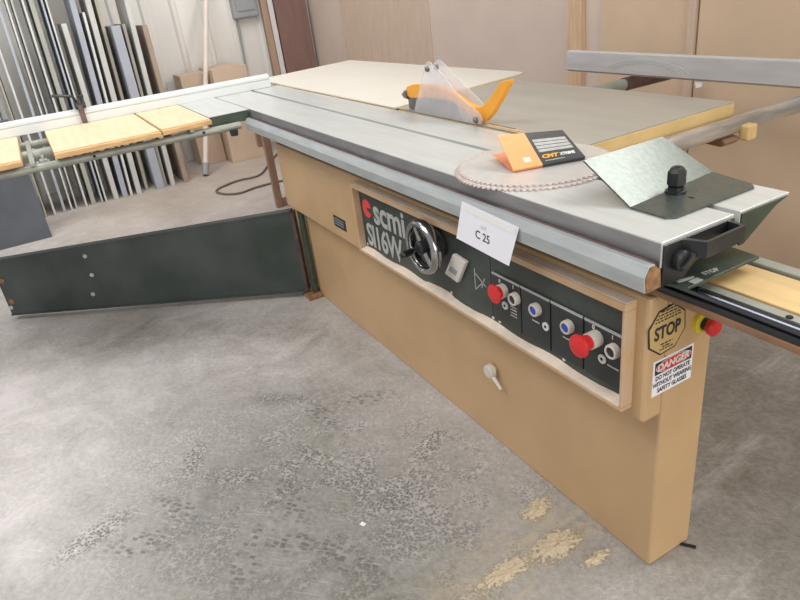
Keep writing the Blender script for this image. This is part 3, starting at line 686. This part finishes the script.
# saw blades
def blade(cx, cy, z, R, n, rot, label):
    th = thing('saw_blade', (cx, cy, z), label, 'saw blade')
    out = []
    for k in range(n):
        t = rot + 2 * PI * k / n; s = 2 * PI / n
        for f_, r in ((0.0, R), (0.30, R - 0.0012), (0.42, R - 0.0075), (0.60, R - 0.0085), (0.86, R - 0.0035)):
            out.append((cx + r * math.cos(t + f_ * s), cy + r * math.sin(t + f_ * s)))
    build('toothed_rim', MB().prism(out, 'z', z, z + 0.0036), 'tooth', th)
    disc = MB().lathe((cx, cy, z), (0, 0, 1), [(0.0, R - 0.0095), (0.0041, R - 0.0095)], 96)
    build('blade_disc', disc, 'steel', th)
    build('bore_ring', MB().torus((cx, cy, z + 0.0041), (0, 0, 1), 0.0155, 0.0009, 32, 6), 'riving', th)
blade(-0.492, 0.066, TZ + 0.0004, 0.203, 84, 0.0, 'lower saw blade of two on the sliding table, its pale toothed rim peeping out')
blade(-0.500, 0.076, TZ + 0.0048, 0.199, 80, 0.02, 'upper steel circular saw blade under the orange and black card')

# folded blade card
zc = TZ + 0.0094
A = Vector((-0.469, -0.019, zc)); B = Vector((-0.411, 0.164, zc)); uu = (B - A).normalized(); pp = Vector((-uu.y, uu.x, 0))
if pp.x > 0: pp = -pp
crd = thing('blade_card', ((A.x + B.x) / 2, (A.y + B.y) / 2, zc), 'folded orange and black blade packaging card propped open on the saw blade', 'packaging card')
W_ = (B - A).length
up = Vector((0, 0, 1))
QA = A + pp * 0.108 + up * 0.066; QB = B + pp * 0.132 + up * 0.043
def sheet_pt(s, a, h=0.0):
    '''point on the warped upper leaf: s along the fold, a up the leaf, h above it'''
    lo_ = A + (B - A) * s; hi_ = QA + (QB - QA) * s
    v = lo_ + (hi_ - lo_) * a
    n_ = uu.cross((hi_ - lo_).normalized()); n_ = n_ if n_.z > 0 else -n_
    return v + n_ * (0.006 + h)
def leaf(name, mtl, s0, s1, a0, a1, thick, h=0.0, par=None, n=8, m=4):
    mb = MB(); vs = []; W1 = m + 1
    for lvl in (h, h + thick):
        for i in range(n + 1):
            for j in range(m + 1):
                vs.append(sheet_pt(s0 + (s1 - s0) * i / n, a0 + (a1 - a0) * j / m, lvl))
    off = (n + 1) * W1; fs = []
    for i in range(n):
        for j in range(m):
            a = i * W1 + j; q = (a, a + W1, a + W1 + 1, a + 1)
            fs.append(tuple(reversed(q))); fs.append(tuple(k + off for k in q))
    ring = [i * W1 for i in range(n + 1)] + [n * W1 + j for j in range(1, m + 1)] + [i * W1 + m for i in range(n - 1, -1, -1)] + [j for j in range(m - 1, 0, -1)]
    for k in range(len(ring)):
        a, b_ = ring[k], ring[(k + 1) % len(ring)]; fs.append((a, b_, b_ + off, a + off))
    return build(name, mb.add(vs, fs), mtl, par or crd)
def flat(name, mtl, s0, s1, a1, a2):
    q = [A + (B - A) * s0, A + (B - A) * s1, A + (B - A) * s1 + pp * a2 + up * 0.010, A + (B - A) * s0 + pp * a1 + up * 0.012]
    return build(name, MB().hull(q, [v + up * 0.0012 for v in q]), mtl, crd)
flat('lower_leaf', 'cardorange2', 0.0, 0.405, 0.148, 0.150); flat('lower_leaf', 'cardblack', 0.405, 1.0, 0.150, 0.150)
SP = 0.405
def spine(m_, s0, s1, h):
    q = [A + (B - A) * s0, A + (B - A) * s1, A + (B - A) * s1 + pp * .004, A + (B - A) * s0 + pp * .004]
    build('spine', MB().hull(q, [v + up * h for v in q]), m_, crd)
spine('cardorange', 0.0, SP, 0.0075); spine('cardblack', SP, 1.0, 0.009)
UL = leaf('upper_leaf', 'cardorange', 0.0, SP, 0.0, 1.0, 0.002)
UK = leaf('upper_leaf', 'cardblack', SP, 1.0, 0.0, 1.0, 0.002)
for k in range(4):
    a = 0.36 + 0.105 * k
    leaf('print_band', 'cardgrey', SP + 0.05, 0.95, a, a + 0.085, 0.0004, 0.002, UK)
def card_text(body, size, s, a, bold, sx, m_):
    o1 = sheet_pt(s, a, 0.0024); r1 = (sheet_pt(s + .1, a, 0.0024) - o1).normalized(); u1 = sheet_pt(s, a + .1, 0.0024) - o1; u1 = (u1 - r1 * u1.dot(r1)).normalized()
    build('lettering', text_mb(body, size, (o1, r1, u1), bold, 0.0004, 0.25, 'LEFT', sx), m_, UK)
card_text('CMT', 0.018, SP + 0.04, 0.215, 0.0010, 1.15, 'orange')
card_text('XTREME', 0.0145, SP + 0.30, 0.215, 0.0006, 0.75, 'printwhite')
leaf('logo_square', 'ivory', 0.19, 0.29, 0.14, 0.28, 0.0004, 0.002, UL)
leaf('print_line', 'cardgrey', SP + 0.06, 0.74, 0.085, 0.105, 0.0004, 0.002, UK)

# bent steel plate with clamp knob
bp_ = thing('bent_plate', (-0.05, 0.12, TZ), 'bent grey green steel plate with a black knob at the end of the sliding table', 'steel plate')
c0 = at(630, 209, 2, TZ); c1 = at(712, 173.5, 2, TZ)
f0 = at(671, 221, 2, TZ); f1 = at(758, 187.5, 2, TZ)
l0 = at(583, 162, 1, c0.y); l1 = at(662, 138, 1, c1.y + 0.01)
def lift(q, d): return Vector((q.x, q.y, q.z + d))
z_ = 0.0006
fl_pts = [c0, f0 + (c0 - f0) * 0.12, f0 + (f1 - f0) * 0.06, f1 + (f0 - f1) * 0.05, f1 + (c1 - f1) * 0.12, c1]
build('flat_leaf', MB().hull([lift(q, z_) for q in fl_pts], [lift(q, z_ + 0.004) for q in fl_pts]), 'platelight', bp_)
n3 = (l0 - c0).cross(c1 - c0).normalized()
rd = (at(662, 138, 1, 0.3) - CAM); l1 = CAM + rd * ((c0 - CAM).dot(n3) / rd.dot(n3))
if n3.z < 0: n3 = -n3
lq = [lift(c0, z_), lift(c1, z_), lift(l1, z_), lift(l0, z_)]
build('raised_leaf', MB().hull(lq, [q + n3 * 0.004 for q in lq]), 'platelight', bp_)
kq = at(675.5, 194.5, 2, TZ)
kb = build('knob', MB().lathe((kq.x, kq.y, TZ + 0.0042), (0, 0, 1), [(0, 0.021), (0.006, 0.021), (0.007, 0.016), (0.014, 0.016)], 28), 'black', bp_, smooth=True)
build('knob_grip', MB().lathe((kq.x, kq.y, TZ + 0.0175), (0, 0, 1), [(0, 0.013), (0.006, 0.0185), (0.032, 0.0185), (0.040, 0.013), (0.042, 0.012)], 8), 'black', kb)
build('knob_socket', MB().cyl((kq.x, kq.y, TZ + 0.0585), (kq.x, kq.y, TZ + 0.0605), 0.006, None, 6), 'dark', kb)
nq = at(692, 200, 2, TZ)
build('screw_slot', MB().box(nq.x - .008, nq.x + .004, nq.y - .004, nq.y + .004, TZ + .0044, TZ + .0052), 'dark', bp_)

# auction number sheet taped on the rail
sg = thing('lot_sign', (-0.41, -0.152, 0.80), 'white paper sign reading C 25 taped on the grey rail', 'paper sign')
TLq = at(462, 201, 1, -0.153); TRq = at(519, 227.5, 1, -0.153); BLq = at(456.5, 238, 1, -0.160); BRq = at(509, 266, 1, -0.160)
e_ = Vector((0, -0.0006, 0))
build('sheet', MB().hull([BLq, BRq, TRq, TLq], [BLq + e_, BRq + e_, TRq + e_, TLq + e_]), 'paper', sg)
rx = (TRq - TLq).normalized(); uz = (TLq - BLq); uz = (uz - rx * uz.dot(rx)).normalized()
def sgp(a, b_): return TLq + (TRq - TLq) * a + (BLq - TLq) * b_ + Vector((0, -0.0012, 0))
build('lettering', text_mb('C 25', 0.030, (sgp(0.47, 0.63), rx, uz), 0.0001, 0.0002), 'ink', sg)
build('lettering', text_mb('LOT', 0.012, (sgp(0.46, 0.40), rx, uz), 0.0, 0.0002), 'faint', sg)
tq = [sgp(0.08, 0.04), sgp(0.97, 0.04), sgp(0.97, 0.2), sgp(0.08, 0.2)]
build('tape', MB().hull(tq, [q + Vector((0, -0.0004, 0)) for q in tq]), 'tape', sg)

# ------------------------------------------------------------------ background on the left
SX = -5.15
#        y at floor, lean dy/dz, height, thickness, material, front x, label
sheets = [
 (-1.330, 0.02, 1.30, 0.018, 'sheet3', -5.16, 'grey sheet at the far left of the rack, beside the slate panel'),
 (-1.245, 0.02, 1.55, 0.014, 'sheet2', -5.14, 'thin white sheet second from the left in the rack'),
 (-1.165, 0.03, 1.50, 0.012, 'sheet4', -5.13, 'thin tan sheet third from the left in the rack'),
 (-1.100, 0.03, 1.45, 0.016, 'sheet2', -5.12, 'white sheet fourth from the left in the rack'),
 (-1.026, 0.035, 2.30, 0.020, 'sheet1', -5.15, 'tall bluish sheet fifth from the left in the rack'),
 (-0.966, 0.036, 2.35, 0.013, 'sheet2', -5.15, 'tall white sheet sixth from the left, first of a close pair'),
 (-0.926, 0.034, 2.32, 0.012, 'sheet0', -5.16, 'tall light grey sheet seventh from the left, second of a close pair'),
 (-0.850, 0.030, 2.28, 0.015, 'sheet2', -5.15, 'tall white sheet eighth from the left in the rack'),
 (-0.800, 0.028, 2.30, 0.034, 'sheet3', -5.17, 'thick greyish sheet ninth from the left in the rack'),
 (-0.722, 0.030, 2.25, 0.014, 'sheet1', -5.16, 'tall bluish sheet just left of the bright white one'),
 (-0.690, 0.028, 2.40, 0.012, 'sheet2', -5.14, 'tall bright white sheet right behind the fence stop'),
 (-0.618, 0.020, 1.395, 0.038, 'sheet0', -5.15, 'short thick light grey sheet ending below the picture top, right of the fence stop'),
 (-0.545, 0.040, 2.36, 0.042, 'sheet6', -5.17, 'tall thick blue grey sheet in the middle of the rack'),
 (-0.482, 0.044, 1.455, 0.018, 'sheet2', -5.15, 'thin white sheet with its top just inside the picture'),
 (-0.428, 0.036, 2.40, 0.040, 'sheet0', -5.15, 'tall thick pale sheet left of the wide short blue grey board'),
 (-0.258, 0.010, 1.33, 0.070, 'sheet6', -5.15, 'wide short blue grey board with square top'),
 (-0.185, 0.022, 1.335, 0.024, 'sheet7', -5.17, 'short grey brown board between two taller pale sheets'),
 (-0.340, 0.028, 2.38, 0.024, 'sheet4', -5.24, 'tall tan sheet behind the wide short blue grey board'),
 (-0.132, 0.026, 2.42, 0.036, 'sheet0', -5.15, 'rightmost tall pale sheet in the rack'),
 (-0.015, 0.004, 1.305, 0.040, 'sheet5', -5.15, 'short brown board at the right end of the rack'),
]
for (y0, ln, h, th, mt, xf, lab) in sheets:
    xb = xf - 0.48
    a = math.atan(ln); s_, c_ = math.sin(a), math.cos(a)
    org_ = Vector(((xf + xb) / 2, y0, 0))
    mb = MB()
    q = [(y0 + s_ * h * k[1] + c_ * th * k[0], max(0.0005, c_ * h * k[1] - s_ * th * k[0] + s_ * th)) for k in ((0, 0), (1, 0), (1, 1), (0, 1))]
    mb.prism(q, 'x', xb, xf)
    o = build('stored_sheet', mb, mt, None, 0.0015, origin=org_)
    tag(o, lab, 'sheet', 'sheets stored on edge in the rack')

# slate panel leaning in front of the rack
q0 = at(50, 229, 2, 0.0); 
sp_b = [Vector((-4.50, -2.0, 0.0)), Vector((-4.50, -1.155, 0.0)), Vector((-4.53, -1.150, 0.86)), Vector((-4.53, -2.0, 0.86))]
o = build('slate_panel', MB().hull(sp_b, [q + Vector((-0.018, 0, 0)) for q in sp_b]), 'slate', None, 0.002, origin=(-4.5, -1.5, 0))
tag(o, 'dark slate blue panel standing upright under the left end of the crosscut table', 'panel')

def carton(x0, x1, y0, y1, h, label):
    t = thing('cardboard_box', ((x0 + x1) / 2, (y0 + y1) / 2, 0), label, 'box', 'tall cartons by the left wall')
    build('box_body', MB().box(x0, x1, y0, y1, 0.0, h - 0.004), 'cardboard', t, 0.004)
    mb = MB().box(x0, x1, y0, (y0 + y1) / 2 - 0.002, h - 0.004, h); build('flap', mb, 'cardboard', t)
    mb = MB().box(x0, x1, (y0 + y1) / 2 + 0.002, y1, h - 0.004, h); build('flap', mb, 'cardboard', t)
carton(-5.92, -5.63, 0.27, 0.515, 0.835, 'tall cardboard box behind the white pipe, left of the pair')
carton(-5.92, -5.44, 0.525, 0.850, 0.855, 'tall cardboard box right of the white pipe, nearer the stand')

pp_ = thing('pipe', (-5.20, 0.19, 0), 'white pipe with a grey foot leaning on the left wall between the boxes', 'pipe')
b0 = Vector((-5.20, 0.19, 0.012)); tp_ = Vector((-5.945, 0.80, 1.62)) - b0
pp_.location = b0
build('pipe_tube', MB().cyl(b0 + Vector((0, 0, 0.10)), b0 + Vector((0, 0, tp_.length)), 0.024, None, 18), 'pvc', pp_, smooth=True)
build('pipe_foot', MB().cyl(b0, b0 + Vector((0, 0, 0.11)), 0.029, None, 18), 'grey', pp_, smooth=True)
pp_.rotation_mode = 'QUATERNION'; pp_.rotation_quaternion = tp_.to_track_quat('Z', 'Y')

eb = thing('electrical_box', (-5.96, 1.10, 1.22), 'grey electrical box with rounded corners high on the ribbed left wall', 'electrical box')
build('enclosure', MB().box(-5.99, -5.90, 0.975, 1.225, 1.225, 1.62), 'grey', eb, 0.02, seg=3)
build('cover', MB().box(-5.90, -5.89, 1.01, 1.19, 1.29, 1.59), 'grey', eb, 0.006)
cu_ = MB().tube([(-5.965, 1.02, 1.24), (-5.965, 1.00, 0.8), (-5.965, 1.0, 0.3), (-5.965, 1.0, 0.0)], 0.009)
build('conduit', cu_, 'grey', eb, smooth=True)

def slat(y0, y1, x, m, lab, cat, name, h=2.35, th=0.03):
    o = build(name, MB().hull([(x + 0.06, y0, 0), (x + 0.06 + th, y0, 0), (x + 0.06 + th, y1, 0), (x + 0.06, y1, 0)], [(x, y0, h), (x + th, y0, h), (x + th, y1, h), (x, y1, h)]), m, None, 0.002, origin=(x + .07, (y0 + y1) / 2, 0))
    return tag(o, lab, cat)
slat(1.265, 1.325, -5.975, 'tanslat', 'narrow tan wooden slat leaning on the left wall beside the electrical box', 'plank', 'wooden_plank')
slat(1.335, 1.385, -5.975, 'whiteslat', 'narrow white slat leaning on the wall between tan slat and dark brown panel', 'plank', 'white_plank')
slat(1.40, 1.735, -5.975, 'browntrim', 'dark brown panel leaning on the wall in the far corner', 'panel', 'brown_panel')

cpts = []
for (px, py) in [(300, 178), (285, 180), (268, 184), (254, 188), (240, 193), (226, 194), (217, 192), (218, 189), (226, 185), (240, 180), (254, 177), (262, 173), (268, 165), (276, 155), (284, 148)]:
    cpts.append(at(px, py, 2, 0.010))
sm = []
for i in range(len(cpts) - 1):
    a, b_, c_, d_ = cpts[max(i - 1, 0)], cpts[i], cpts[i + 1], cpts[min(i + 2, len(cpts) - 1)]
    for k in range(5):
        t = k / 5
        sm.append(0.5 * ((2 * b_) + (c_ - a) * t + (2 * a - 5 * b_ + 4 * c_ - d_) * t * t + (3 * b_ - a - 3 * c_ + d_) * t ** 3))
sm = [Vector((q.x, q.y, 0.010)) for q in sm]
o = build('power_cable', MB().tube(sm, 0.009, 8), 'cable', None, smooth=True, origin=cpts[6])
tag(o, 'grey power cable looped on the floor beside the wooden stand', 'cable')

# ------------------------------------------------------------------ sawdust and litter
def heap(cx, cy, rx, ry, rot, h, seed, label):
    rnd = random.Random(seed); n, m = 44, 12
    ph = [rnd.uniform(0, 6.28) for _ in range(6)]
    mb = MB(); vs = [(cx, cy, h)]; fs = []
    for j in range(1, m + 1):
        for k in range(n):
            t = 2 * PI * k / n; q = j / m
            e = 1 + 0.12 * math.sin(2 * t + ph[0]) + 0.14 * math.sin(3 * t + ph[1]) + 0.12 * math.sin(7 * t + ph[2]) + 0.12 * math.sin(13 * t + ph[3])
            a, b_ = rx * e * q * math.cos(t), ry * e * q * math.sin(t)
            z = h * (math.cos(q * PI) * .5 + .5) * (1 + 0.25 * math.sin(9 * q + 4 * t + ph[4])) + rnd.uniform(-1, 1) * 0.0012 * (1 - q)
            vs.append((cx + a * math.cos(rot) - b_ * math.sin(rot), cy + a * math.sin(rot) + b_ * math.cos(rot), max(0.0004, z)))
    for k in range(n): fs.append((0, 1 + k, 1 + (k + 1) % n))
    for j in range(m - 1):
        for k in range(n):
            a = 1 + j * n + k; b_ = 1 + j * n + (k + 1) % n; fs.append((a, a + n, b_ + n, b_))
    mb.add(vs, fs)
    o = build('sawdust_pile', mb, 'sawdust', None, origin=(cx, cy, 0))
    o['kind'] = 'stuff'
    return tag(o, label, 'sawdust')
heap(-0.318, -0.095, 0.085, 0.040, -1.15, 0.006, 3, 'upper small streak of sawdust on the floor near the saw base')
heap(-0.185, -0.135, 0.125, 0.062, 1.75, 0.008, 5, 'largest patch of spilled sawdust on the floor near the cabinet corner')
heap(-0.098, -0.088, 0.070, 0.028, 1.57, 0.005, 8, 'thin streak of sawdust touching the foot of the cabinet corner')
heap(-0.195, -0.310, 0.130, 0.045, 1.70, 0.003, 12, 'faint sawdust patch nearest the bottom of the picture')
for i, (x, y, r, lab) in enumerate(((-0.576, -0.542, 0.4, 'tiny white paper scrap on the floor among the footprints'),)):
    d1 = Vector((math.cos(r), math.sin(r), 0)) * 0.008; d2 = Vector((-math.sin(r), math.cos(r), 0)) * 0.006; c_ = Vector((x, y, 0.0005))
    q = [c_ - d1 - d2, c_ + d1 - d2, c_ + d1 + d2, c_ - d1 + d2]
    o = build('paper_scrap', MB().hull(q, [v + Vector((0, 0, 0.0015)) for v in q]), 'paper', None, origin=(x, y, 0))
    tag(o, lab, 'scrap')

# ------------------------------------------------------------------ light
w = bpy.data.worlds.new('hall'); SC.world = w; w.use_nodes = True
bg = w.node_tree.nodes['Background']; bg.inputs['Color'].default_value = (1.0, 0.99, 0.985, 1); bg.inputs['Strength'].default_value = 0.42
def area(name, loc, target, sx, sy, power, col=(1, 1, 1)):
    l = bpy.data.lights.new(name, 'AREA'); l.shape = 'RECTANGLE'; l.size = sx; l.size_y = sy; l.energy = power; l.color = col
    o = bpy.data.objects.new(name, l); COL.objects.link(o); o.location = loc
    o.rotation_euler = (Vector(target) - Vector(loc)).to_track_quat('-Z', 'Y').to_euler(); return o
area('ceiling_lamp_back', (0.4, 3.6, 4.2), (-0.3, 0.0, 0.6), 4.0, 1.6, 270, (1, 0.98, 0.94))
area('door_daylight', (5.0, -0.4, 2.1), (0, 0, 0.6), 3.0, 3.0, 155, (1, 0.99, 0.93))
area('ceiling_lamp_left', (-1.6, -2.6, 4.0), (-2.4, -1.4, 0.0), 3.0, 1.5, 95, (1, 0.99, 0.97))
area('rack_fill', (-3.4, -0.4, 4.2), (-5.4, -0.3, 0.8), 2.5, 1.5, 60, (1, 0.98, 0.96))  # unseen fill light added to lift the gaps between the stored sheets
